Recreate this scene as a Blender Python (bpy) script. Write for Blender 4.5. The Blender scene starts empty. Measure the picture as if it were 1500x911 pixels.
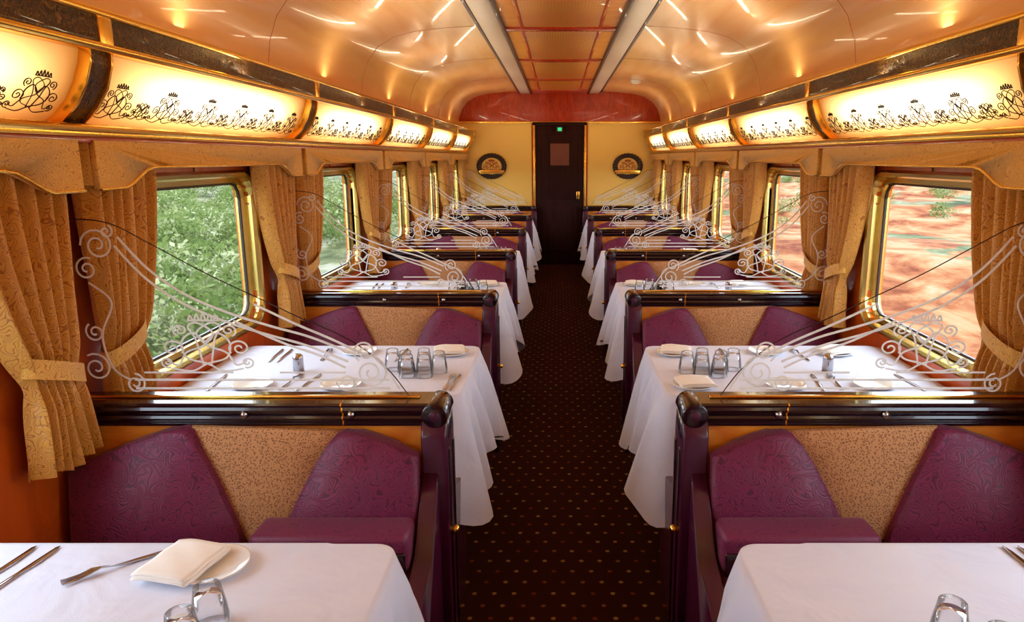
import bpy, bmesh, math, random
from mathutils import Matrix, Vector
random.seed(4)
S=bpy.context.scene
COL=S.collection
PI=math.pi
P=1.764; Y1=2.08; YB=Y1-2*P; YE=11.0; NB=7   # bays start at YB
WX=1.50
S.view_settings.view_transform='Standard'
# ---------------------------------------------------------------- materials
def srgb(r,g,b):
    f=lambda c:(c/255/12.92 if c/255<=0.04045 else ((c/255+0.055)/1.055)**2.4)
    return (f(r),f(g),f(b),1)
class NT:
    def __init__(s,name):
        s.m=bpy.data.materials.new(name); s.m.use_nodes=True
        s.t=s.m.node_tree; s.n=s.t.nodes; s.l=s.t.links
        s.b=s.n['Principled BSDF']; s.o=s.n['Material Output']
        s._tc=None
    def tc(s,k='Object'):
        if not s._tc: s._tc=s.n.new('ShaderNodeTexCoord')
        return s._tc.outputs[k]
    def set(s,node,i,v):
        if v is None: return
        if isinstance(v,bpy.types.NodeSocket): s.l.new(v,node.inputs[i])
        else: node.inputs[i].default_value=v
    def math(s,op,a,b=None,c=None):
        n=s.n.new('ShaderNodeMath'); n.operation=op
        s.set(n,0,a); s.set(n,1,b); s.set(n,2,c); return n.outputs[0]
    def mapping(s,scale=(1,1,1),v=None,rot=(0,0,0)):
        n=s.n.new('ShaderNodeMapping'); n.inputs['Scale'].default_value=scale; n.inputs['Rotation'].default_value=rot
        s.l.new(v or s.tc(),n.inputs[0]); return n.outputs[0]
    def noise(s,scale=5,detail=3,dist=0,v=None,rough=.5):
        n=s.n.new('ShaderNodeTexNoise'); n.inputs['Scale'].default_value=scale
        n.inputs['Detail'].default_value=detail; n.inputs['Distortion'].default_value=dist
        n.inputs['Roughness'].default_value=rough
        s.l.new(v or s.tc(),n.inputs['Vector']); return n.outputs['Fac']
    def voro(s,scale=5,v=None,feat='F1'):
        n=s.n.new('ShaderNodeTexVoronoi'); n.inputs['Scale'].default_value=scale; n.feature=feat
        s.l.new(v or s.tc(),n.inputs['Vector']); return n.outputs['Distance']
    def ramp(s,f,stops,interp='LINEAR'):
        n=s.n.new('ShaderNodeValToRGB'); n.color_ramp.interpolation=interp
        e=n.color_ramp.elements
        while len(e)<len(stops): e.new(.5)
        for x,(p,c) in zip(e,stops): x.position=p; x.color=c
        s.l.new(f,n.inputs[0]); return n.outputs[0]
    def mix(s,f,a,b):
        n=s.n.new('ShaderNodeMix'); n.data_type='RGBA'
        s.set(n,0,f); s.set(n,6,a); s.set(n,7,b); return n.outputs[2]
    def bump(s,h,strength=.2,dist=.01):
        n=s.n.new('ShaderNodeBump'); n.inputs['Strength'].default_value=strength; n.inputs['Distance'].default_value=dist
        s.l.new(h,n.inputs['Height']); s.l.new(n.outputs[0],s.b.inputs['Normal'])
    def sep(s,v=None):
        n=s.n.new('ShaderNodeSeparateXYZ'); s.l.new(v or s.tc(),n.inputs[0]); return n.outputs
    def pr(s,col=None,rough=.5,metal=0,coat=0,sheen=0,spec=None):
        s.set(s.b,'Base Color',col); s.set(s.b,'Roughness',rough); s.set(s.b,'Metallic',metal)
        s.set(s.b,'Coat Weight',coat); s.set(s.b,'Sheen Weight',sheen)
        if spec is not None: s.set(s.b,'Specular IOR Level',spec)
        return s
def simple(name,c,rough=.5,metal=0,coat=0,spec=None,var=.12,nscale=12):
    t=NT(name); n=t.noise(nscale,3)
    c2=tuple(max(0,x*(1-var*2)) for x in c[:3])+(1,)
    t.pr(t.mix(n,c2,c),rough,metal,coat,0,spec); return t.m
def wood(name,c1,c2,rough=.25,coat=.5,sc=(3,3,14),spec=.5):
    t=NT(name); v=t.mapping(sc); n=t.noise(2.2,6,1.2,v,.6)
    t.pr(t.ramp(n,[(.3,c1),(.7,c2)]),rough,0,coat,0,spec); t.bump(n,.05,.003); return t.m
def damask(name,base,line,scale=11,k=30,w=.3,rough=.7,sheen=.2,bump=.3,coat=0):
    t=NT(name); n=t.noise(scale,0,.9)
    a=t.math('ABSOLUTE',t.math('SINE',t.math('MULTIPLY',n,k)))
    g=t.ramp(a,[(w*.7,(1,1,1,1)),(w*1.2,(0,0,0,1))])
    fine=t.noise(300,1)
    b2=t.mix(fine,tuple(x*.85 for x in base[:3])+(1,),base)
    t.pr(t.mix(g,b2,line),rough,0,coat,sheen); t.bump(t.math('ADD',a,t.math('MULTIPLY',fine,.4)),bump,.002); return t.m

M_wall=wood('wall_veneer',srgb(176,62,12),srgb(228,104,24),.28,.4,(2,2,1.2))
M_wood_gold=wood('golden_veneer',srgb(204,104,20),srgb(242,158,50),.3,.4,(2,8,8))
M_red=wood('red_mahogany',srgb(150,34,8),srgb(196,62,16),.25,.5,(6,2,2))
M_dark=wood('dark_mahogany',srgb(26,7,6),srgb(54,16,10),.4,.1,(8,8,1))
M_door=wood('dark_door_veneer',srgb(30,7,6),srgb(54,16,12),.7,0,(8,8,1),.2)
M_brass=simple('brass',srgb(248,198,90),.2,1,var=.06)
M_olive=simple('olive_brass_frame',srgb(232,204,118),.24,1,var=.08)
M_lacq=simple('dark_plum_lacquer',srgb(34,7,22),.2,0,.6,var=.1)
M_post=simple('plum_painted_panel',srgb(74,12,46),.32,0,.25,var=.1)
M_purple=damask('plum_damask',srgb(124,26,76),srgb(80,12,48),21,30,.34,.5,.12)
M_purple2=damask('plum_damask_plain',srgb(124,30,78),srgb(94,18,58),21,30,.32,.5,.12,.1)
M_gold=damask('gold_damask',srgb(250,192,84),srgb(204,136,46),26,30,.32,.45,.2)
M_curt=damask('curtain_damask',srgb(230,166,66),srgb(176,108,32),24,30,.34,.34,.2)
t=NT('tan_speckle_fabric'); v=t.voro(170); t.pr(t.ramp(v,[(.2,srgb(128,74,40)),(.5,srgb(212,152,98))]),.8); t.bump(v,.3,.002); M_tan=t.m
t=NT('white_linen'); n=t.noise(5,3,.6); f=t.noise(400,1); t.pr(t.mix(n,srgb(216,223,248),srgb(236,241,255)),.75,0,0,.15); t.bump(t.math('ADD',n,t.math('MULTIPLY',f,.03)),.5,.03); M_linen=t.m
t=NT('napkin_linen'); n=t.noise(18,2); t.pr(t.mix(n,srgb(246,242,232),srgb(252,250,244)),.8); t.bump(n,.3,.004); M_napkin=t.m
M_china=simple('white_china',srgb(245,243,238),.12,0,.5,var=.01)
M_steel=simple('polished_steel',srgb(190,190,196),.16,1,var=.03)
M_white=simple('white_plastic',srgb(235,230,220),.4,var=.02)
t=NT('frosted_etching'); t.pr(srgb(250,250,246),.5)
tr=t.n.new('ShaderNodeBsdfTranslucent'); tr.inputs[0].default_value=srgb(252,252,250); mx=t.n.new('ShaderNodeMixShader'); mx.inputs[0].default_value=.4
t.l.new(t.b.outputs[0],mx.inputs[1]); t.l.new(tr.outputs[0],mx.inputs[2])
tp=t.n.new('ShaderNodeBsdfTransparent'); mx2=t.n.new('ShaderNodeMixShader'); mx2.inputs[0].default_value=.18
t.l.new(mx.outputs[0],mx2.inputs[1]); t.l.new(tp.outputs[0],mx2.inputs[2]); t.l.new(mx2.outputs[0],t.o.inputs[0]); M_etch=t.m
t=NT('black_scroll_print'); t.pr(srgb(44,20,6),.5); M_scroll=t.m
# carpet
t=NT('dotted_carpet'); x,y,z=t.sep()
sx=.075; ry=t.math('DIVIDE',y,sx); row=t.math('FLOOR',ry)
xo=t.math('ADD',t.math('DIVIDE',x,sx),t.math('MULTIPLY',t.math('MODULO',t.math('ABSOLUTE',row),2.0),.5))
fx=t.math('SUBTRACT',t.math('FRACT',xo),.5); fy=t.math('SUBTRACT',t.math('FRACT',ry),.5)
d=t.math('SQRT',t.math('ADD',t.math('MULTIPLY',fx,fx),t.math('MULTIPLY',fy,fy)))
dot=t.math('LESS_THAN',d,.12)
f=t.noise(220,2)
dc=t.ramp(t.noise(14,1),[(.42,srgb(120,48,30)),(.58,srgb(158,118,66))])
t.pr(t.mix(dot,t.mix(f,srgb(26,9,7),srgb(70,30,20)),dc),.95,spec=.1); t.bump(f,.5,.004); M_carpet=t.m
t=NT('ceiling_lacquer'); v=t.mapping((4.5,.45,4.5)); n=t.noise(2,2,.6,v)
t.pr(t.mix(n,srgb(232,168,96),srgb(250,206,138)),.2,0,.3); t.bump(n,.12,.02); M_ceil=t.m
M_strip=simple('satin_grey_strip',srgb(222,210,194),.3,.2,var=.05)
t=NT('woven_ceiling_panel'); x,y,z=t.sep()
a=t.math('MULTIPLY',t.math('SINE',t.math('MULTIPLY',x,150)),t.math('SINE',t.math('MULTIPLY',y,150)))
n=t.noise(2.5,2); c=t.mix(n,srgb(240,156,40),srgb(255,210,96))
t.pr(t.mix(t.math('GREATER_THAN',a,.1),srgb(190,92,18),c),.3,.3,.3); t.bump(a,.4,.004); M_rattan=t.m
t=NT('carved_dark_band'); n=t.noise(26,2,2); a=t.math('ABSOLUTE',t.math('SINE',t.math('MULTIPLY',n,24)))
t.pr(t.ramp(a,[(.2,srgb(136,94,40)),(.75,srgb(38,20,10))]),.35,.3,.3); t.bump(a,.6,.006); M_carve=t.m
M_cream=simple('cream_wall_panel',srgb(254,212,106),.4,var=.05,nscale=3)
t=NT('backlit_diffuser'); x,y,z=t.sep(t.tc('Generated'))
gy=t.math('SUBTRACT',1.0,t.math('POWER',t.math('ABSOLUTE',t.math('MULTIPLY',t.math('SUBTRACT',y,.5),2.0)),3.0))
gz_=t.math('POWER',t.math('SINE',t.math('MULTIPLY',t.math('ADD',t.math('MULTIPLY',z,.8),.08),PI*.95)),1.5)
g=t.math('MULTIPLY',gy,gz_)
col=t.ramp(g,[(0,srgb(226,140,56)),(.45,srgb(250,204,124)),(.95,srgb(255,240,204))])
t.pr(srgb(225,170,100),.35)
t.l.new(col,t.b.inputs['Emission Color']); t.l.new(t.math('ADD',.3,t.math('MULTIPLY',g,3.2)),t.b.inputs['Emission Strength']); M_cove=t.m
def glassmat(name,tr,tint,mul=1.0):
    t=NT(name); t.n.remove(t.b)
    a=t.n.new('ShaderNodeBsdfTransparent'); a.inputs[0].default_value=tint
    b=t.n.new('ShaderNodeBsdfGlossy'); b.inputs['Roughness'].default_value=.02
    lw=t.n.new('ShaderNodeLayerWeight'); lw.inputs[0].default_value=tr
    m=t.n.new('ShaderNodeMixShader'); t.l.new(t.math('MULTIPLY',lw.outputs['Fresnel'],mul),m.inputs[0]); t.l.new(a.outputs[0],m.inputs[1]); t.l.new(b.outputs[0],m.inputs[2]); t.l.new(m.outputs[0],t.o.inputs[0]); return t.m
M_pane=glassmat('clear_pane',.12,(.97,.98,.97,1),.7)
M_tumbler=glassmat('tumbler_glass',.24,(.98,.985,.99,1),.85)
# exterior
t=NT('desert_ground'); x,y,z=t.sep(); v=t.mapping((.7,.4,.7)); n=t.noise(1.1,5,.5,v,.65); n2=t.noise(.4,4,.4,v)
sc=lambda c,k=.19:(c[0]*k,c[1]*k,c[2]*k,1)
red=t.ramp(n,[(.36,sc(srgb(168,76,36))),(.46,sc(srgb(226,136,82))),(.56,sc(srgb(250,190,134))),(.68,sc(srgb(254,224,184)))])
gr=t.ramp(n,[(.36,sc(srgb(92,106,62))),(.5,sc(srgb(160,168,118))),(.66,sc(srgb(236,232,208)))])
left=t.math('LESS_THAN',x,0.0)
t.pr(t.mix(left,t.mix(t.math('GREATER_THAN',n2,.58),red,gr),gr),.95,spec=.1); M_ground=t.m
t=NT('shrub_leaves'); v=t.mapping((1,.7,1)); n=t.noise(1.1,3,.3,v,.6)
t.pr(t.ramp(n,[(.36,sc(srgb(96,126,66),.34)),(.5,sc(srgb(150,172,104),.34)),(.62,sc(srgb(216,222,182),.36))]),.9,spec=.1)
tr=t.n.new('ShaderNodeBsdfTranslucent'); tr.inputs[0].default_value=sc(srgb(170,196,104),.34); mx=t.n.new('ShaderNodeMixShader'); mx.inputs[0].default_value=.4
t.l.new(t.b.outputs[0],mx.inputs[1]); t.l.new(tr.outputs[0],mx.inputs[2]); t.l.new(mx.outputs[0],t.o.inputs[0]); M_leaf=t.m
t=NT('exit_sign_glow'); t.pr(srgb(20,140,80),.4); t.b.inputs['Emission Color'].default_value=srgb(60,230,140); t.b.inputs['Emission Strength'].default_value=.8; M_exit=t.m
M_notice=simple('notice_paper',srgb(130,70,52),.5,var=.2)

# ---------------------------------------------------------------- mesh helpers
def fin(bm,name,mat,smooth=False,ang=None):
    bmesh.ops.recalc_face_normals(bm,faces=bm.faces)
    me=bpy.data.meshes.new(name); bm.to_mesh(me); bm.free()
    me.materials.append(mat)
    if smooth:
        for p in me.polygons: p.use_smooth=True
    return me
def box(name,x0,x1,y0,y1,z0,z1,mat,bev=0,seg=3):
    bm=bmesh.new(); bmesh.ops.create_cube(bm,size=1)
    for v in bm.verts:
        v.co=Vector((x0+(v.co.x+.5)*(x1-x0),y0+(v.co.y+.5)*(y1-y0),z0+(v.co.z+.5)*(z1-z0)))
    if bev: bmesh.ops.bevel(bm,geom=bm.edges[:],offset=bev,segments=seg,affect='EDGES',profile=.5)
    return fin(bm,name,mat,bool(bev))
def prism(name,poly,a0,a1,axis,mat,bev=0,seg=3,smooth=None):
    bm=bmesh.new()
    def mk(p,a):
        if axis=='y': return (p[0],a,p[1])
        if axis=='x': return (a,p[0],p[1])
        return (p[0],p[1],a)
    A=[bm.verts.new(mk(p,a0)) for p in poly]; B=[bm.verts.new(mk(p,a1)) for p in poly]
    bm.faces.new(A); bm.faces.new(B[::-1]); n=len(poly)
    for i in range(n): bm.faces.new([A[i],B[i],B[(i+1)%n],A[(i+1)%n]])
    if bev:
        es=[e for e in bm.edges if len(set((v in A) for v in e.verts))==1]
        bmesh.ops.bevel(bm,geom=es,offset=bev,segments=seg,affect='EDGES',profile=.5)
    return fin(bm,name,mat,bool(bev) if smooth is None else smooth)
def grid(name,fn,nu,nv,mat,smooth=True,closed=False):
    bm=bmesh.new(); V=[[bm.verts.new(fn(i/nu,j/nv)) for j in range(nv+1)] for i in range(nu if closed else nu+1)]
    m=len(V)
    for i in range(nu):
        for j in range(nv): bm.faces.new([V[i%m][j],V[(i+1)%m][j],V[(i+1)%m][j+1],V[i%m][j+1]])
    return fin(bm,name,mat,smooth)
def lathe(name,prof,mat,seg=20,c=(0,0,0)):
    bm=bmesh.new(); R=[]
    for r,z in prof:
        R.append([bm.verts.new((c[0]+max(r,.0003)*math.cos(2*PI*i/seg),c[1]+max(r,.0003)*math.sin(2*PI*i/seg),c[2]+z)) for i in range(seg)])
    for a,b in zip(R,R[1:]):
        for i in range(seg): bm.faces.new([a[i],a[(i+1)%seg],b[(i+1)%seg],b[i]])
    return fin(bm,name,mat,True)
def cylY(name,x,z,r,y0,y1,mat,seg=20,bev=.004):
    return prism(name,[(x+r*math.cos(2*PI*i/seg),z+r*math.sin(2*PI*i/seg)) for i in range(seg)],y0,y1,'y',mat,bev,2)
def curves(name,lines,r,mat,flat=False,res=2):
    cu=bpy.data.curves.new(name,'CURVE'); cu.dimensions='3D'; cu.bevel_depth=r; cu.bevel_resolution=res-1
    for L in lines:
        s=cu.splines.new('POLY'); s.points.add(len(L)-1)
        for p,c in zip(s.points,L): p.co=(c[0],c[1],c[2],1)
    cu.materials.append(mat); return cu
def shear(me,fn):
    for v in me.vertices: v.co=Vector(fn(*v.co))
    me.update(); return me
def obj(name,data,loc=(0,0,0),rot=(0,0,0),scale=(1,1,1),parent=None):
    o=bpy.data.objects.new(name,data); COL.objects.link(o)
    o.location=loc; o.rotation_euler=rot; o.scale=scale
    if parent: o.parent=parent
    return o
def place(name,parts,loc=(0,0,0),mirror=False,rot=0,s=1):
    e=obj(name,None,loc,(0,0,rot),(-s if mirror else s,s,s)); e.empty_display_size=.1
    for pn,d in parts:
        c=obj(pn,d,parent=e)
        if pn.startswith('etched_scroll'): c.scale=(1,.2,1)
    return e
SIDES=[('right',False),('left',True)]

def rr(cx,cy,hx,hy,r,ang):
    dx,dy=math.cos(ang),math.sin(ang); lo,hi=0,hx+hy
    for _ in range(40):
        m=(lo+hi)/2; qx=abs(dx*m)-(hx-r); qy=abs(dy*m)-(hy-r)
        d=math.hypot(max(qx,0),max(qy,0))+min(max(qx,qy),0)-r
        if d>0: hi=m
        else: lo=m
    return (cx+dx*lo,cy+dy*lo)
WR=.10
WZ0,WZ1=.85,1.53; WY0,WY1=.38,P-.38
wcy,wcz=(WY0+WY1)/2,(WZ0+WZ1)/2; whx,whz=(WY1-WY0)/2,(WZ1-WZ0)/2
def wallside(sgn,name):
    bm=bmesh.new()
    z0,z1=0,2.02
    for k in range(NB):
        yb=YB+k*P
        cs=[math.atan2(zz-wcz,yy-wcy) for yy in (0,P) for zz in (z0,z1)]
        an=sorted(set([2*PI*i/96-PI for i in range(96)]+cs))
        inn=[];out=[];dep=[]
        for a in an:
            p=rr(wcy,wcz,whx,whz,WR,a)
            dx,dz=math.cos(a),math.sin(a)
            t_=min([(P-wcy)/dx if dx>1e-9 else 9e9,(0-wcy)/dx if dx<-1e-9 else 9e9,(z1-wcz)/dz if dz>1e-9 else 9e9,(z0-wcz)/dz if dz<-1e-9 else 9e9])
            inn.append(bm.verts.new((sgn*WX,yb+p[0],p[1]))); dep.append(bm.verts.new((sgn*(WX+.07),yb+p[0],p[1])))
            out.append(bm.verts.new((sgn*WX,yb+wcy+dx*t_,wcz+dz*t_)))
        n=len(an)
        for i in range(n):
            j=(i+1)%n
            bm.faces.new([inn[i],inn[j],out[j],out[i]]); bm.faces.new([inn[i],inn[j],dep[j],dep[i]])
    ye=YB+NB*P
    q=[bm.verts.new(c) for c in [(sgn*WX,ye,0),(sgn*WX,YE,0),(sgn*WX,YE,z1),(sgn*WX,ye,z1)]]; bm.faces.new(q)
    return obj(name,fin(bm,name,M_wall))
wallside(1,'wall_right'); wallside(-1,'wall_left')
obj('floor',box('floor',-WX,WX,YB,YE,-.05,0,M_carpet))
obj('wall_back',box('wall_back',-WX,WX,YB-.05,YB,0,2.6,M_wall))
place('wall_end',[
 ('backing',box('b',-WX,WX,YE,YE+.05,0,2.62,M_wall)),
 ('header',box('h',-WX,WX,YE-.03,YE,2.13,2.6,M_red,.004)),
 ('header_bead',box('hb',-WX,WX,YE-.045,YE-.03,2.115,2.14,M_brass,.003)),
 ('cream_panel_right',box('cp',.42,WX,YE-.02,YE,.6,2.115,M_cream)),
 ('cream_panel_left',box('cp',-WX,-.42,YE-.02,YE,.6,2.115,M_cream)),
 ('dado_right',box('cp',.42,WX,YE-.03,YE,0,.6,M_red)),
 ('dado_left',box('cp',-WX,-.42,YE-.03,YE,0,.6,M_red)),
])
place('door_1',[
 ('door_leaf',box('d',-.365,.365,YE-.025,YE-.002,0,2.08,M_door,.003)),
 ('panel_lower',box('d',-.27,.27,YE-.035,YE-.025,.2,.9,M_door,.005)),
 ('panel_upper',box('d',-.27,.27,YE-.035,YE-.025,1.0,1.95,M_door,.005)),
 ('notice_panel',box('d',-.14,.14,YE-.042,YE-.035,1.5,1.82,M_notice,.003)),
 ('handle',box('d',.25,.3,YE-.07,YE-.035,1.0,1.12,M_brass,.008)),
 ('frame_right',box('d',.365,.395,YE-.05,YE,0,2.13,M_brass,.006)),
 ('frame_left',box('d',-.395,-.365,YE-.05,YE,0,2.13,M_brass,.006)),
 ('frame_top',box('d',-.40,.40,YE-.05,YE,2.08,2.13,M_door,.006)),
])
place('exit_sign',[('case',box('e',-.05,.05,YE-.09,YE-.05,1.98,2.07,M_dark,.006)),('lens',box('e',-.03,.03,YE-.095,YE-.09,2.0,2.05,M_exit,.002))])

# ceiling --------------------------------------------------------
prof=[(1.5,2.0),(1.5,2.1),(1.485,2.2),(1.44,2.32),(1.36,2.42),(1.24,2.49),(1.08,2.53),(.85,2.555),(.6,2.57)]
full=prof+[(-a,b) for a,b in prof[::-1]]
bm=bmesh.new()
A=[[bm.verts.new((a,y,b)) for a,b in full] for y in (YB,YE)]
for i in range(len(full)-1): bm.faces.new([A[0][i],A[0][i+1],A[1][i+1],A[1][i]])
obj('ceiling',fin(bm,'ceiling',M_ceil,True))
obj('roof_light_blocker',box('light_blocker',-1.62,1.62,YB-.05,YE+.05,2.62,2.66,M_dark))  # unseen slab above the ceiling, added to stop daylight leaking in
for sname,mir in SIDES:
    place('trim_ceiling_strip',[('strip',box('s',.43,.58,YB,YE,2.535,2.57,M_strip,.008)),('dark_edge_inner',box('s',.405,.43,YB,YE,2.525,2.57,M_dark,.004)),
       ('dark_edge_outer',box('s',.58,.605,YB,YE,2.535,2.575,M_dark,.004))],mirror=mir)
parts=[('backing',box('c',-.405,.405,YB,YE,2.55,2.565,M_wood_gold))]
for k in range(NB):
    y0=YB+k*P
    parts+= [('crossbar',box('c',-.405,.405,y0-.05,y0+.05,2.535,2.56,M_red,.005)),
             ('woven_panel',box('c',-.27,.27,y0+.10,y0+P-.10,2.543,2.556,M_rattan,.002))]
    for s in (-1,1): parts.append(('bead',box('c',s*.285-.012,s*.285+.012,y0+.05,y0+P-.05,2.538,2.556,M_red,.004)))
parts.append(('end_board',box('c',-.405,.405,YE-.5,YE,2.533,2.56,M_red,.004)))
place('ceiling_center_panel',parts)
for k in range(1,NB):
    for sname,mir in SIDES:
        y0=YB+k*P
        pr2=[(a-.002 if a>1.4 else a,b-.001) for a,b in prof]
        cu=curves('seam',[[(a,y0,b) for a,b in pr2]],.0010,M_red)
        place('trim_ceiling_seam',[('seam_bead',cu)],mirror=mir)
place('smoke_detector',[('body',lathe('sd',[(0,-.05),(.04,-.048),(.06,-.03),(.065,0)],M_white,24,(.93,9.2,2.552)))])

# cove lights ----------------------------------------------------
def spiral(cx,cy,r0,r1,a0,turns,n=28):
    return [(cx+(r0+(r1-r0)*i/n)*math.cos(a0+turns*2*PI*i/n),cy+(r0+(r1-r0)*i/n)*math.sin(a0+turns*2*PI*i/n)) for i in range(n+1)]
def bez(pts,n=8):
    out=[]
    P_=[pts[0]]+list(pts)+[pts[-1]]
    for i in range(1,len(P_)-2):
        for j in range(n):
            t=j/n; a,b,c,d=P_[i-1],P_[i],P_[i+1],P_[i+2]
            out.append(tuple(.5*((2*b[k])+(-a[k]+c[k])*t+(2*a[k]-5*b[k]+4*c[k]-d[k])*t*t+(-a[k]+3*b[k]-3*c[k]+d[k])*t**3) for k in range(2)))
    out.append(tuple(pts[-1])); return out
def monogram():
    L=[]
    for s in (-1,1):
        L.append(bez([(s*.05,-.32),(s*.12,.1),(s*.2,.3),(s*.08,.36),(-s*.1,.2),(s*.02,0),(s*.25,-.12),(s*.36,-.32),(s*.5,-.25)]))
        L.append([(s*x,y) for x,y in spiral(.42,-.05,.02,.14,0,1.6)])
        L.append([(s*x,y) for x,y in spiral(.3,.24,.1,.015,-1.2,1.5)])
        L.append(bez([(s*.45,-.38),(s*.2,-.42),(0,-.3),(-s*.25,-.2),(-s*.3,.05),(-s*.15,.2),(0,.05)]))
        L.append([(s*x,y) for x,y in spiral(.5,-.28,.09,.015,-2,1.4)])
    for i in range(5):
        x=(i-2)*.08; L.append(bez([(x-.03,.4),(x,.52-.02*abs(i-2)),(x+.03,.4)],5))
    L.append([(-.2,.4),(.2,.4)])
    return L
MONO=monogram()
arc=[(1.445,1.705),(1.40,1.735),(1.362,1.775),(1.335,1.82),(1.315,1.87),(1.305,1.915)]
def arcpt(t):
    f=t*(len(arc)-1); i=min(int(f),len(arc)-2); f-=i
    return (arc[i][0]*(1-f)+arc[i+1][0]*f,arc[i][1]*(1-f)+arc[i+1][1]*f)
diff=grid('diffuser',lambda a,b:(arcpt(b)[0],.05+a*(P-.10),arcpt(b)[1]),20,15,M_cove)
sl=[]
for i in range(11):
    yc=.17+i*(P-.34)/10; sc_=.15 if i%2==0 else .09
    for L in (MONO if i%2==0 else MONO[:10]):
        q=[]
        for x,y in L:
            t_=(.42 if i%2==0 else .36)+y*sc_/.26*.85; t_=max(.02,min(.98,t_)); u,z=arcpt(t_)
            q.append((u-.004,yc+x*sc_,z-.002))
        sl.append(q)
scroll=curves('scroll_print',sl,.0015,M_scroll,res=1)
brp=[(1.47,1.70),(1.40,1.705),(1.345,1.76),(1.31,1.81),(1.29,1.87),(1.285,1.93),(1.47,1.93)]
brq=[(1.465,1.695),(1.395,1.70),(1.335,1.755),(1.30,1.81),(1.28,1.87),(1.275,1.925),(1.465,1.925)]
brk=prism('bracket',brp,-.045,.045,'y',M_carve,.006)
brk2=prism('bracket_bead',brq,-.052,-.043,'y',M_brass,.002)
brk3=prism('bracket_bead_b',brq,.043,.052,'y',M_brass,.002)
for sname,mir in SIDES:
    for k in range(NB):
        y0=YB+k*P
        place('cove_light',[('diffuser',diff),('scroll_print',scroll)],(0,y0,0),mir)
        ld=bpy.data.lights.new('cornice_uplight','AREA'); ld.shape='RECTANGLE'; ld.size=.07; ld.size_y=1.5; ld.energy=8.5; ld.color=(1,.82,.53)
        sg=-1 if mir else 1
        lo=obj('cornice_uplight',ld,(sg*1.38,y0+P/2,2.03)); lo.rotation_mode='QUATERNION'
        lo.rotation_quaternion=Vector((-sg*.6,0,.80)).to_track_quat('-Z','Y')
    for k in range(NB+1):
        place('cove_light_bracket',[('body',brk),('bead_near',brk2),('bead_far',brk3)],(0,YB+k*P,0),mir)
    place('trim_cornice_band',[
      ('carved_band',box('t',1.262,1.33,YB,YE,1.925,1.995,M_carve,.004)),
      ('brass_lower',prism('t',[(1.25,1.905),(1.335,1.905),(1.335,1.928),(1.262,1.928),(1.246,1.918)],YB,YE,'y',M_brass,.003)),
      ('brass_upper',box('t',1.245,1.34,YB,YE,1.992,2.012,M_brass,.006)),
      ('top_shelf',box('t',1.30,1.5,YB,YE,1.998,2.006,M_wood_gold)),
    ],mirror=mir)
    pp=[]
    for k in range(NB+1):
        y=YB+k*P
        pp.append(('clip',box('t',1.255,1.30,y-.03,y+.03,1.915,2.005,M_brass,.006)))
    place('trim_cornice_clip',pp,mirror=mir)
    place('trim_brass_rail',[
      ('shelf',box('t',1.345,1.5,YB,YE,1.678,1.698,M_brass,.005)),
      ('nose',cylY('t',1.352,1.70,.013,YB,YE,M_brass,14,0)),
      ('wood_back',box('t',1.36,1.5,YB,YE,1.66,1.678,M_red,.002)),
    ],mirror=mir)

# valance -------------------------------------------------------
def vlow(a):
    e=min(a,1-a); q=max(0,min(1,(e-.07)/.10)); return 1.528+.060*(q*q*(3-2*q))
def valance():
    pts=[(.035,1.668),(P-.035,1.668)]
    low=[(P-.035-i/40*(P-.07),vlow(i/40)) for i in range(41)]
    return prism('valance',pts+low,1.352,1.372,'x',M_gold,.003)
val=valance()
vret=box('return',1.372,1.5,.035,.05,1.54,1.668,M_gold,.002)
vret2=box('return',1.372,1.5,P-.05,P-.035,1.54,1.668,M_gold,.002)
pip=curves('piping',[[(1.351,P-.035-i/40*(P-.07),vlow(i/40)) for i in range(41)]],.005,M_brass,res=2)
# curtains ------------------------------------------------------
def curtain(name,top,tie,bot,npl=6,seed=0):
    rnd=random.Random(seed); ph=rnd.random()*6
    zt,zm,zb=1.60,1.02,.76
    def fn(a,b):
        z=zt+(zb-zt)*b
        if z>zm:
            q=(zt-z)/(zt-zm); q=q**1.6; w0=top[0]+(tie[0]-top[0])*q; w1=top[1]+(tie[1]-top[1])*q; amp=.034-.008*q
        else:
            q=(zm-z)/(zm-zb); w0=tie[0]+(bot[0]-tie[0])*q; w1=tie[1]+(bot[1]-tie[1])*q; amp=.022+.012*q
        y=w0+(w1-w0)*a
        u=1.42+amp*math.sin(a*npl*2*PI+ph+.5*math.sin(b*3))+.007*math.sin(a*npl*4.3*PI+b*4)
        pinch=math.exp(-((z-zm)/.05)**2); u=u+(1.425-u)*pinch*.5
        return (u,y,z+.012*math.sin(a*9)*b)
    cl=grid(name,fn,90,44,M_curt)
    yc=(tie[0]+tie[1])/2; wy=abs(tie[1]-tie[0])/2+.012; sgn=1 if bot[1]>0 and top[0]>0 else -1
    def tb(a,b):
        an=a*2*PI; sl_=-.25*sgn
        dy=wy*math.cos(an)
        return (1.42+.043*math.sin(an),yc+dy,zm+.02+(b-.5)*.055+dy*(-sl_)*1.4)
    tbm=grid('tieback',tb,32,3,M_gold,closed=True)
    return [('drape',cl),('tieback',tbm)]
curA=curtain('curtain_far',(-.44,-.03),(-.27,-.07),(-.29,-.05),6,1)
curB=curtain('curtain_near',(.03,.40),(.07,.26),(.06,.28),6,2)
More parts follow.
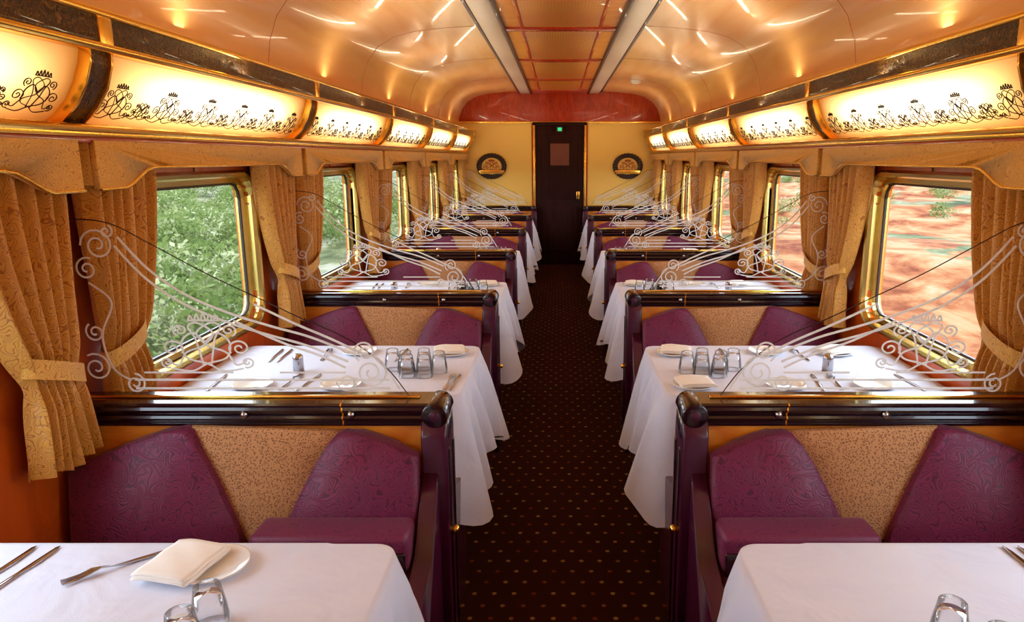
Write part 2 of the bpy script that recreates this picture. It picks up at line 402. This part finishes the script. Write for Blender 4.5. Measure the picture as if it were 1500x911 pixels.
# windows -------------------------------------------------------
def ring(name,prof,mat,n=96):
    bm=bmesh.new(); R=[]
    for i in range(n):
        a=2*PI*i/n-PI+.01
        row=[]
        for off,u in prof:
            p=rr(wcy,wcz,whx+off,whz+off,max(.02,WR+off),a); row.append(bm.verts.new((u,p[0],p[1])))
        R.append(row)
    m=len(prof)
    for i in range(n):
        for j in range(m): bm.faces.new([R[i][j],R[(i+1)%n][j],R[(i+1)%n][(j+1)%m],R[i][(j+1)%m]])
    return fin(bm,name,mat,False)
f1=ring('frame_outer',[(.035,1.499),(.033,1.478),(.022,1.470),(.008,1.474),(.0,1.49),(.0,1.53),(-.004,1.56),(.03,1.56)],M_olive)
f2=ring('frame_inner',[(.004,1.51),(-.022,1.515),(-.026,1.53),(-.022,1.555),(.004,1.555)],M_olive)
f3=ring('gasket',[(-.02,1.527),(-.034,1.530),(-.034,1.54),(-.02,1.54)],M_dark)
def pane():
    bm=bmesh.new(); vs=[bm.verts.new((1.538,)+rr(wcy,wcz,whx-.02,whz-.02,.08,2*PI*i/64)) for i in range(64)]
    bm.faces.new(vs); return fin(bm,'pane',M_pane)
pn=pane(); wi=1
pan_seam=curves('seam',[[(1.497,.36,1.55),(1.497,.36,1.66)],[(1.497,P-.36,1.55),(1.497,P-.36,1.66)],[(1.497,P/2,1.565),(1.497,P/2,1.66)]],.003,M_dark)
for sname,mir in SIDES:
    for k in range(NB):
        y0=YB+k*P
        place('window_%d'%wi,[('frame_outer',f1),('frame_inner',f2),('gasket',f3),('glass',pn)],(0,y0,0),mir); wi+=1
        place('trim_panel_seam',[('seam',pan_seam)],(0,y0,0),mir)
        place('curtain_valance',[('face',val),('return_near',vret),('return_far',vret2),('piping',pip)],(0,y0,0),mir)
        place('curtain',curB,(0,y0,0),mir)
        place('curtain',curA,(0,y0+P,0),mir)

# booth bench -----------------------------------------------------
def bench(single=False):
    Pt=[]
    pf=[(-.030,.825),(-.044,.83),(-.046,.838),(-.040,.843),(-.046,.848),(-.050,.855),(-.046,.862),(-.040,.866),(-.047,.872),(-.052,.881),(-.049,.889),(-.058,.893),(-.060,.899),(-.055,.905)]
    full_=pf+[(-a,b) for a,b in pf[::-1]]
    Pt.append(('top_rail',prism('rail',full_,.40,1.49,'x',M_lacq,0,smooth=False)))
    Pt.append(('glass_channel',box('cap',.44,1.49,-.009,.009,.905,.911,M_brass,.001,1)))
    Pt.append(('end_volute',cylY('vol',.388,.868,.040,-.066,.066,M_lacq,24,.006)))
    Pt.append(('volute_eye',cylY('vole',.388,.868,.016,-.072,.072,M_post,16,.003)))
    Pt.append(('end_bracket',prism('br',[(.352,.86),(.352,.79),(.36,.75),(.43,.70),(.43,.84)],-.058,.058,'y',M_lacq,.005)))
    Pt.append(('end_post',prism('post',[(-.075,0),(-.075,.80),(-.06,.845),(.06,.845),(.075,.80),(.075,0)],.352,.43,'x',M_post,.008)))
    Pt.append(('post_rib_a',box('rib',.347,.357,-.05,-.03,.02,.76,M_lacq,.003)))
    Pt.append(('post_rib_b',box('rib',.347,.357,.03,.05,.02,.76,M_lacq,.003)))
    for s in ((-1,) if single else (-1,1)):
        Pt.append(('seat_end',prism('se',[(s*.07,0),(s*.47,0),(s*.49,.30),(s*.47,.42),(s*.40,.46),(s*.22,.50),(s*.12,.62),(s*.07,.70)],.38,.43,'x',M_post,.006)))
    kb=lathe('knob',[(0,.028),(.010,.026),(.014,.018),(.010,.008),(.007,0)],M_brass,14)
    shear(kb,lambda x,y,z:(.352-z,-.06+y,.50+x)); Pt.append(('brass_knob',kb))
    Pt.append(('brass_band',prism('band',[(a*1.02,b) for a,b in full_],.664,.668,'x',M_brass,0)))
    Pt.append(('brass_band_b',prism('band',[(a*1.02,b) for a,b in full_],1.405,1.409,'x',M_brass,0)))
    Pt.append(('core_panel',box('core',.43,1.49,-.035,.035,.05,.83,M_wood_gold)))
    for s in ((-1,) if single else (-1,1)):
        def sh(x,y,z): return (x,y+s*max(0,(.86-z))*.16,z)
        pa=[(.435,.45),(.435,.755),(.50,.785),(.56,.808),(.61,.822),(.65,.828),(.675,.82),(.70,.79),(.735,.735),(.765,.68),(.80,.61),(.84,.54),(.87,.45)]
        pw=[(1.47,.45),(1.47,.71),(1.38,.755),(1.28,.795),(1.18,.828),(1.125,.84),(1.10,.83),(1.075,.77),(1.03,.68),(1.0,.61),(.965,.53),(.94,.45)]
        wd=[(.66,.822),(1.12,.835),(1.06,.7),(.93,.45),(.86,.45),(.72,.73)]
        a0,a1=(s*.036,s*.095)
        Pt.append(('back_pad_aisle',shear(prism('pad',pa,a0,a1,'y',M_purple,.018,4),sh)))
        Pt.append(('back_pad_window',shear(prism('pad',pw,a0,a1,'y',M_purple,.018,4),sh)))
        Pt.append(('back_wedge',shear(prism('wedge',wd,s*.036,s*.066,'y',M_tan,.006,2),sh)))
        def yb(a,b): return (min(s*a,s*b),max(s*a,s*b))
        y=yb(.10,.46); Pt.append(('seat_cushion',box('seat',.435,1.47,y[0],y[1],.36,.475,M_purple2,.035,5)))
        y=yb(.14,.27); Pt.append(('bolster_cushion',box('bol',.44,.885,y[0],y[1],.47,.59,M_purple2,.022,4)))
        y=yb(.272,.285); Pt.append(('bolster_edge',box('bole',.445,.88,y[0],y[1],.475,.545,M_lacq,.004)))
        y=yb(.035,.42); Pt.append(('seat_base',box('base',.43,1.47,y[0],y[1],.0,.37,M_post)))
    riv=lathe('rivet',[(0,.008),(.008,.006),(.011,0)],M_steel,12)
    for u in (.64,.96,1.43):
        me=riv.copy(); shear(me,lambda x,y,z:(u+x,-.050-z,.868+y)); Pt.append(('rivet',me))
    return Pt
Bn=bench(); Bn1=bench(True)
# etched glass screens -----------------------------------------
edge=bez([(1.485,1.44),(1.40,1.445),(1.31,1.43),(1.20,1.37),(1.05,1.285),(.90,1.21),(.78,1.15),(.68,1.105),(.60,1.055),(.53,.99),(.475,.912)],6)
def scr():
    bm=bmesh.new()
    top=[bm.verts.new((u,0,z)) for u,z in edge]; bot=[bm.verts.new((u,0,.911)) for u,z in edge]
    for i in range(len(edge)-1):
        bm.faces.new([top[i],top[i+1],bot[i+1],bot[i]])
    me=fin(bm,'glass_sheet',M_pane)
    L=[];T=[];L2=[]
    def add(p,lst=None): (L if lst is None else lst).append([(x,-.015,y) for x,y in p])
    T.append([(u,0,z) for u,z in edge])
    sw=[(1.30,1.395),(1.22,1.30),(1.12,1.225),(1.0,1.17),(.88,1.13),(.76,1.095),(.64,1.045)]
    add(bez(sw),L2); add(bez([(u+.012,z-.026) for u,z in sw]),L2)
    add(bez([(.92,1.195),(.80,1.135),(.70,1.09),(.62,1.05),(.585,1.035)]),L2)
    add(bez([(.985,1.145),(.85,1.08),(.74,1.04),(.66,1.0)]),L2)
    for z in (.935,.962): add([(1.30,z),(.53,z)],L2)
    add([(1.27,.985),(1.0,.985)]); add([(.86,.985),(.66,.985)])
    add(spiral(.585,.985,.052,.008,PI*.5,1.9)); add(spiral(.60,1.05,.035,.006,-1,1.7)); add(spiral(.66,.955,.03,.006,0,-1.5))
    add(spiral(1.30,.95,.032,.006,PI/2,1.7)); add(spiral(1.36,1.37,.05,.008,0,1.8)); add(spiral(1.40,1.30,.035,.006,2,-1.6)); add(spiral(1.33,1.44-.03,.02,.004,2,1.3))
    add(bez([(1.40,1.26),(1.34,1.2),(1.38,1.1),(1.36,1.0),(1.31,.96)])); add(spiral(1.41,1.0,.045,.008,1,1.7)); add(spiral(1.40,1.11,.03,.006,1,-1.5))
    for l in MONO: add([(1.075+x*.24,1.07+y*.19) for x,y in l])
    add(bez([(.50,.932),(.535,.99),(.57,1.03)])); 
    return [('glass_sheet',me),('etched_scrollwork',curves('etch',L,.0033,M_etch,res=2)),('etched_scroll_lines',curves('etch2',L2,.0042,M_etch,res=2)),('polished_edge',curves('edge',T,.0018,M_dark,res=1))]
Sc=scr()
# ---------------------------------------------------------- tables
TC=(.93,0); HX,HY=.545,.36; TY=.82
def cloth(seed,ax=0):
    rnd=random.Random(seed); ph=[rnd.random()*6 for _ in range(4)]
    pts=[]
    r=.05
    def corner(cx,cy,a0): return [(cx+r*math.cos(a0+PI/2*i/8),cy+r*math.sin(a0+PI/2*i/8),math.cos(a0+PI/2*i/8),math.sin(a0+PI/2*i/8)) for i in range(9)]
    def line(p,q,n,nx,ny): return [(p[0]+(q[0]-p[0])*i/n,p[1]+(q[1]-p[1])*i/n,nx,ny) for i in range(1,n)]
    C=[corner(HX-r,HY-r,0),corner(-HX+r,HY-r,PI/2),corner(-HX+r,-HY+r,PI),corner(HX-r,-HY+r,1.5*PI)]
    nl=[60,44,60,44]; nn=[(0,1),(-1,0),(0,-1),(1,0)]
    for i in range(4):
        pts+=C[i]; e=C[i][-1]; s=C[(i+1)%4][0]; pts+=line(e,s,nl[i],*nn[i])
    n=len(pts); bm=bmesh.new(); rings=[]
    for f in (.35,.7,.93,.985): rings.append([bm.verts.new((TC[0]+p[0]*f,p[1]*f,.753)) for p in pts])
    K=16; L=0; s_acc=[]
    for i in range(n):
        s_acc.append(L); j=(i+1)%n; L+=math.hypot(pts[j][0]-pts[i][0],pts[j][1]-pts[i][1])+.012
    for k in range(K+1):
        t=k/K; row=[]
        for i,p in enumerate(pts):
            s=s_acc[i]; u=TC[0]+p[0]
            ai=max(0,min(1,(.62-u)/.22)); ai=ai*ai*(3-2*ai)
            cor=max(0,1-math.hypot(abs(p[0])-HX,abs(p[1])-HY)/.16)*ai
            drop=.20+.15*ai+.17*cor+.03*math.sin(s*9+ph[0])*ai
            amp=(.006+.036*ai)
            fold=math.sin(s*17+ph[1]+1.2*math.sin(s*7+ph[2]))*.85+.35*math.sin(s*37+ph[3])
            fl=.012*min(1,t*6)+ (t**1.0)*(.045*ai+.08*cor)+amp*(t**.7)*fold*min(1,t*3)
            if ai<.3: fl=max(fl,.004)
            z=.753-.006*min(1,t*8)-drop*t
            row.append(bm.verts.new((u+p[2]*fl,p[1]+p[3]*fl,z)))
        rings.append(row)
    bm.faces.new(rings[0])
    for a,b in zip(rings,rings[1:]):
        for i in range(n): bm.faces.new([a[i],a[(i+1)%n],b[(i+1)%n],b[i]])
    return fin(bm,'tablecloth',M_linen,True)
cl=[cloth(3),cloth(8),cloth(15)]
ttop=box('tabletop',TC[0]-HX+.02,TC[0]+HX,-HY+.02,HY-.02,.715,.748,M_dark,.004)
tped=box('pedestal',.85,1.0,-.08,.08,0,.715,M_dark,.01)
tfoot=box('foot',.7,1.2,-.14,.14,0,.04,M_dark,.01)
glass_m=lathe('tumbler',[(0,.088),(.020,.088),(.024,.086),(.025,.078),(.026,.072),(.031,.045),(.034,.02),(.035,.0),(.033,.0),(.032,.02),(.029,.045),(.023,.068),(0,.072)],M_tumbler,22)
plate_m=lathe('plate',[(0,.004),(.045,.004),(.052,.006),(.075,.014),(.078,.014),(.077,.011),(.054,.001),(0,0)],M_china,36)
shak_m=lathe('shaker',[(0,.074),(.014,.073),(.020,.068),(.021,.062),(.022,.0),(0,0)],M_steel,20)
shak_c=lathe('cap',[(0,.078),(.012,.077),(.0195,.070),(.0205,.064),(.0205,.060)],M_steel,20)
def outl(name,poly,zf,th,mat,bev=.0008):
    me=prism(name,poly,0,th,'z',mat,bev,1); shear(me,lambda x,y,z:(x,y,z+zf(y))); return me
kn=[(-.005,-.11),(.005,-.11),(.0065,-.06),(.0045,0),(.0075,.01),(.0095,.04),(.008,.085),(.001,.108),(-.0045,.10),(-.005,.01),(-.0045,0),(-.0065,-.06)]
knife_m=outl('knife',kn,lambda y:.001,.003,M_steel)
fk=[(-.0055,-.10),(.0055,-.10),(.006,-.07),(.0028,0),(.004,.025),(.011,.040),(.0115,.095),(.009,.097),(.0075,.055),(.0055,.055),(.0045,.097),(.0020,.097),(.0014,.055),(-.0014,.055),(-.0020,.097),(-.0045,.097),(-.0055,.055),(-.0075,.055),(-.009,.097),(-.0115,.095),(-.011,.040),(-.004,.025),(-.0028,0),(-.006,-.07)]
fk2=[]
for i,p in enumerate(fk):
    q=fk[(i+1)%len(fk)]; m=max(1,int(math.dist(p,q)/.012))
    for j in range(m): fk2.append((p[0]+(q[0]-p[0])*j/m,p[1]+(q[1]-p[1])*j/m))
fork_m=outl('fork',fk2,lambda y:.002+.010*math.exp(-((y-.03)/.03)**2)*1+.004*max(0,(y-.07)/.03),.002,M_steel,0)
def napkin():
    bm=bmesh.new()
    for w,h,z,off in ((.135,.125,.016,0),(.133,.122,.020,.002),(.131,.118,.0245,-.003)):
        n=12
        T=[[bm.verts.new(((i/n-.5)*w+off,(j/n-.5)*h,z+.006*math.sin(i/n*PI)+.0012*math.sin(j+i*.7))) for j in range(n+1)] for i in range(n+1)]
        B=[[bm.verts.new((v.co.x,v.co.y,v.co.z-.0042)) for v in r_] for r_ in T]
        for i in range(n):
            for j in range(n):
                bm.faces.new([T[i][j],T[i+1][j],T[i+1][j+1],T[i][j+1]]); bm.faces.new([B[i][j],B[i][j+1],B[i+1][j+1],B[i+1][j]])
        for i in range(n):
            bm.faces.new([T[i][0],B[i][0],B[i+1][0],T[i+1][0]]); bm.faces.new([T[i][n],T[i+1][n],B[i+1][n],B[i][n]])
            bm.faces.new([T[0][i],T[0][i+1],B[0][i+1],B[0][i]]); bm.faces.new([T[n][i],B[n][i],B[n][i+1],T[n][i+1]])
    return fin(bm,'napkin',M_napkin,True)
nap_m=napkin()
nap_big=nap_m.copy(); shear(nap_big,lambda x,y,z:(x*.95,y*1.2,z))
TZ=.7535
def put(nm,part,me,u,y,rot,mir,dz=0):
    sg=-1 if mir else 1
    if isinstance(me,list): place(nm,me,(sg*u,y,TZ+dz),False,rot)
    else: obj(nm,me,(sg*u,y,TZ+dz),(0,0,rot))
def glasses(u,y,mir,n=6):
    offs=[(-.09,.0),(-.02,.045),(.05,.01),(-.04,-.06),(.03,-.055),(.11,.04)][:n]
    for a,b in offs: put('drinking_glass','',glass_m,u+a,y+b,0,mir)
def shaker(u,y,mir): put('salt_shaker','',[('body',shak_m),('cap',shak_c)],u,y,0,mir)
def setting(u,y,mir,side,kn_=True,nap=True,r=0.):
    put('side_plate','',plate_m,u,y,0,mir)
    if nap: put('napkin','',nap_m,u+.01,y,r,mir,0)
for k in range(-1,6):
    yp=Y1+k*P
    for sname,mir in SIDES:
        place('booth_bench',Bn1 if k==5 else Bn,(0,yp,0),mir)
        place('etched_glass_screen',Sc,(0,yp,0),mir)
for k in range(-1,5):
    yt=Y1+k*P+TY
    for sname,mir in SIDES:
        c=cl[(k+1+(1 if mir else 0))%3]
        place('dining_table',[('tablecloth',c),('tabletop',ttop),('pedestal',tped),('foot',tfoot)],(0,yt,0),mir)
        if k>=0:
            glasses(.60,yt-.06,mir,6 if k<3 else 4)
            shaker(1.09,yt-.06,mir)
            setting(.50,yt+.22,mir,1,r=.15 if mir else -.2)
            setting(.92,yt+.24,mir,1,nap=False)
            if not mir: setting(1.22,yt+.22,mir,1,r=.3)
            else: put('table_knife','',knife_m,1.28,yt+.19,.08,mir); put('table_knife','',knife_m,1.24,yt+.19,.06,mir)
            put('table_fork','',fork_m,1.06,yt+.20,.1,mir); put('table_knife','',knife_m,.72,yt+.2,-.05,mir)
            setting(.86,yt-.25,mir,-1,nap=False); setting(1.20,yt-.25,mir,-1,nap=False)
            if mir: put('table_knife','',knife_m,.425,yt-.2,-.05,mir); put('table_fork','',fork_m,.45,yt-.2,-.05,mir)
            else: setting(.50,yt-.25,mir,-1,r=.1)
            put('table_knife','',knife_m,1.00,yt-.2,-.12,mir); put('table_fork','',fork_m,1.07,yt-.2,-.1,mir); put('table_knife','',knife_m,1.36,yt-.2,.1,mir)
put('side_plate','',plate_m,.765,1.395,0,True)
put('napkin','',nap_big,.825,1.39,-.20,True,0)
put('table_fork','',fork_m,.975,1.395,2.29,True)
put('table_knife','',knife_m,1.165,1.375,-.12,True); put('table_knife','',knife_m,1.215,1.375,-.08,True)
put('drinking_glass','',glass_m,.675,1.20,0,True); put('drinking_glass','',glass_m,.685,1.12,0,True)
put('drinking_glass','',glass_m,.69,1.15,0,False); put('drinking_glass','',glass_m,.735,1.075,0,False)
put('table_knife','',knife_m,.995,1.375,.05,False); put('table_knife','',knife_m,1.03,1.375,.05,False)

# plaques -------------------------------------------------------
def plaque():
    ringm=lathe('plaque_ring',[(.115,0),(.12,.02),(.14,.028),(.16,.02),(.165,0)],M_dark,36)
    shear(ringm,lambda x,y,z:(x*1.12,-z,y*.92))
    disc=lathe('disc',[(0,.012),(.115,.012),(.12,0)],M_cream,36); shear(disc,lambda x,y,z:(x*1.12,-z,y*.92))
    parts=[('wreath_ring',ringm),('disc',disc)]
    leaves=bmesh.new()
    for i in range(26):
        a=2*PI*i/26
        mm=Matrix.Translation((.178*math.cos(a),-.02,.148*math.sin(a)))@Matrix.Rotation(-a-1.2,4,'Y')@Matrix.Diagonal((.036,.014,.016,1))
        bmesh.ops.create_icosphere(leaves,subdivisions=2,radius=1,matrix=mm)
    parts.append(('leaves',fin(leaves,'leaves',M_dark,True)))
    cu=curves('crest',[[(x*.2,-.018,y*.17) for x,y in l] for l in MONO],.003,M_red); parts.append(('crest',cu))
    bar=prism('banner',[(-.17,-.06),(-.15,-.10),(.15,-.10),(.17,-.06),(.15,-.05),(-.15,-.05)],-.035,-.02,'y',M_brass,.003); parts.append(('banner',bar))
    return parts
Pq=plaque()
place('wreath_plaque',Pq,(1.02,YE-.022,1.49),s=1.15); place('wreath_plaque',Pq,(-1.02,YE-.022,1.49),s=1.15)

# exterior ------------------------------------------------------
def gz(x,y):
    ax=abs(x); h=-1.3
    if x>0: h+=max(0,ax-6)*.045+.3*math.sin(y*.25+ax*.3)*min(1,ax/10)
    else: h+=max(0,ax-8)*.02+.15*math.sin(y*.2+ax*.2)*min(1,ax/10)
    return h
obj('desert_ground',grid('ground',lambda a,b:(-80+160*a,-40+170*b,gz(-80+160*a,-40+170*b)),100,90,M_ground))
def shrubs(name,n,xr,yr,sr,nl=800):
    V=[];F=[]; R=random.uniform; G=random.gauss
    for i in range(n):
        x=R(*xr); y=R(*yr); s=R(*sr); g0=gz(x,y)
        cl_=[(x+R(-.8,.8)*s,y+R(-1,1)*s,g0+R(.2,.8)*s,R(.35,.6)*s) for _ in range(6)]
        for c in cl_:
            for _ in range(nl//6):
                dx,dy,dz=G(0,1),G(0,1),G(0,1); l=math.sqrt(dx*dx+dy*dy+dz*dz)+1e-6; q=c[3]*R(.7,1.15)/l
                p=Vector((c[0]+dx*q,c[1]+dy*q*1.2,c[2]+dz*q*.75))
                a=Vector((G(0,1),G(0,1),G(0,1))).normalized(); b=a.cross(Vector((G(0,1),G(0,1),G(0,1)))).normalized()
                h=R(.03,.075)*(.6+.4*s); a=a*h; b=b*h*.6; o=len(V)
                V.extend([p-a,p+b,p+a,p-b]); F.append((o,o+1,o+2,o+3))
    me=bpy.data.meshes.new(name); me.from_pydata(V,[],F); me.materials.append(M_leaf)
    obj(name,me)
shrubs('roadside_shrubs',125,(-24,-5.5),(2,55),(.7,1.5),1500)
shrubs('desert_shrubs',120,(9,38),(4,80),(.3,.85),500)

# lights --------------------------------------------------------
w=bpy.data.worlds.new('sky'); S.world=w; w.use_nodes=True
bg=w.node_tree.nodes['Background']; bg.inputs[0].default_value=(.74,.86,1,1); bg.inputs[1].default_value=6.2
sd=bpy.data.lights.new('sun','SUN'); sd.energy=8.0; sd.color=(1,.95,.86); sd.angle=.02
so=obj('sun',sd,(0,-5,20),(math.radians(38),math.radians(6),0))
# camera --------------------------------------------------------
cd=bpy.data.cameras.new('cam'); cd.sensor_width=36; cd.lens=36*1050/1500; cd.shift_x=-68/1500; cd.clip_start=.05; cd.clip_end=300
co=obj('camera',cd,(-.019,0,1.62),(math.radians(90-12.1),0,0)); S.camera=co
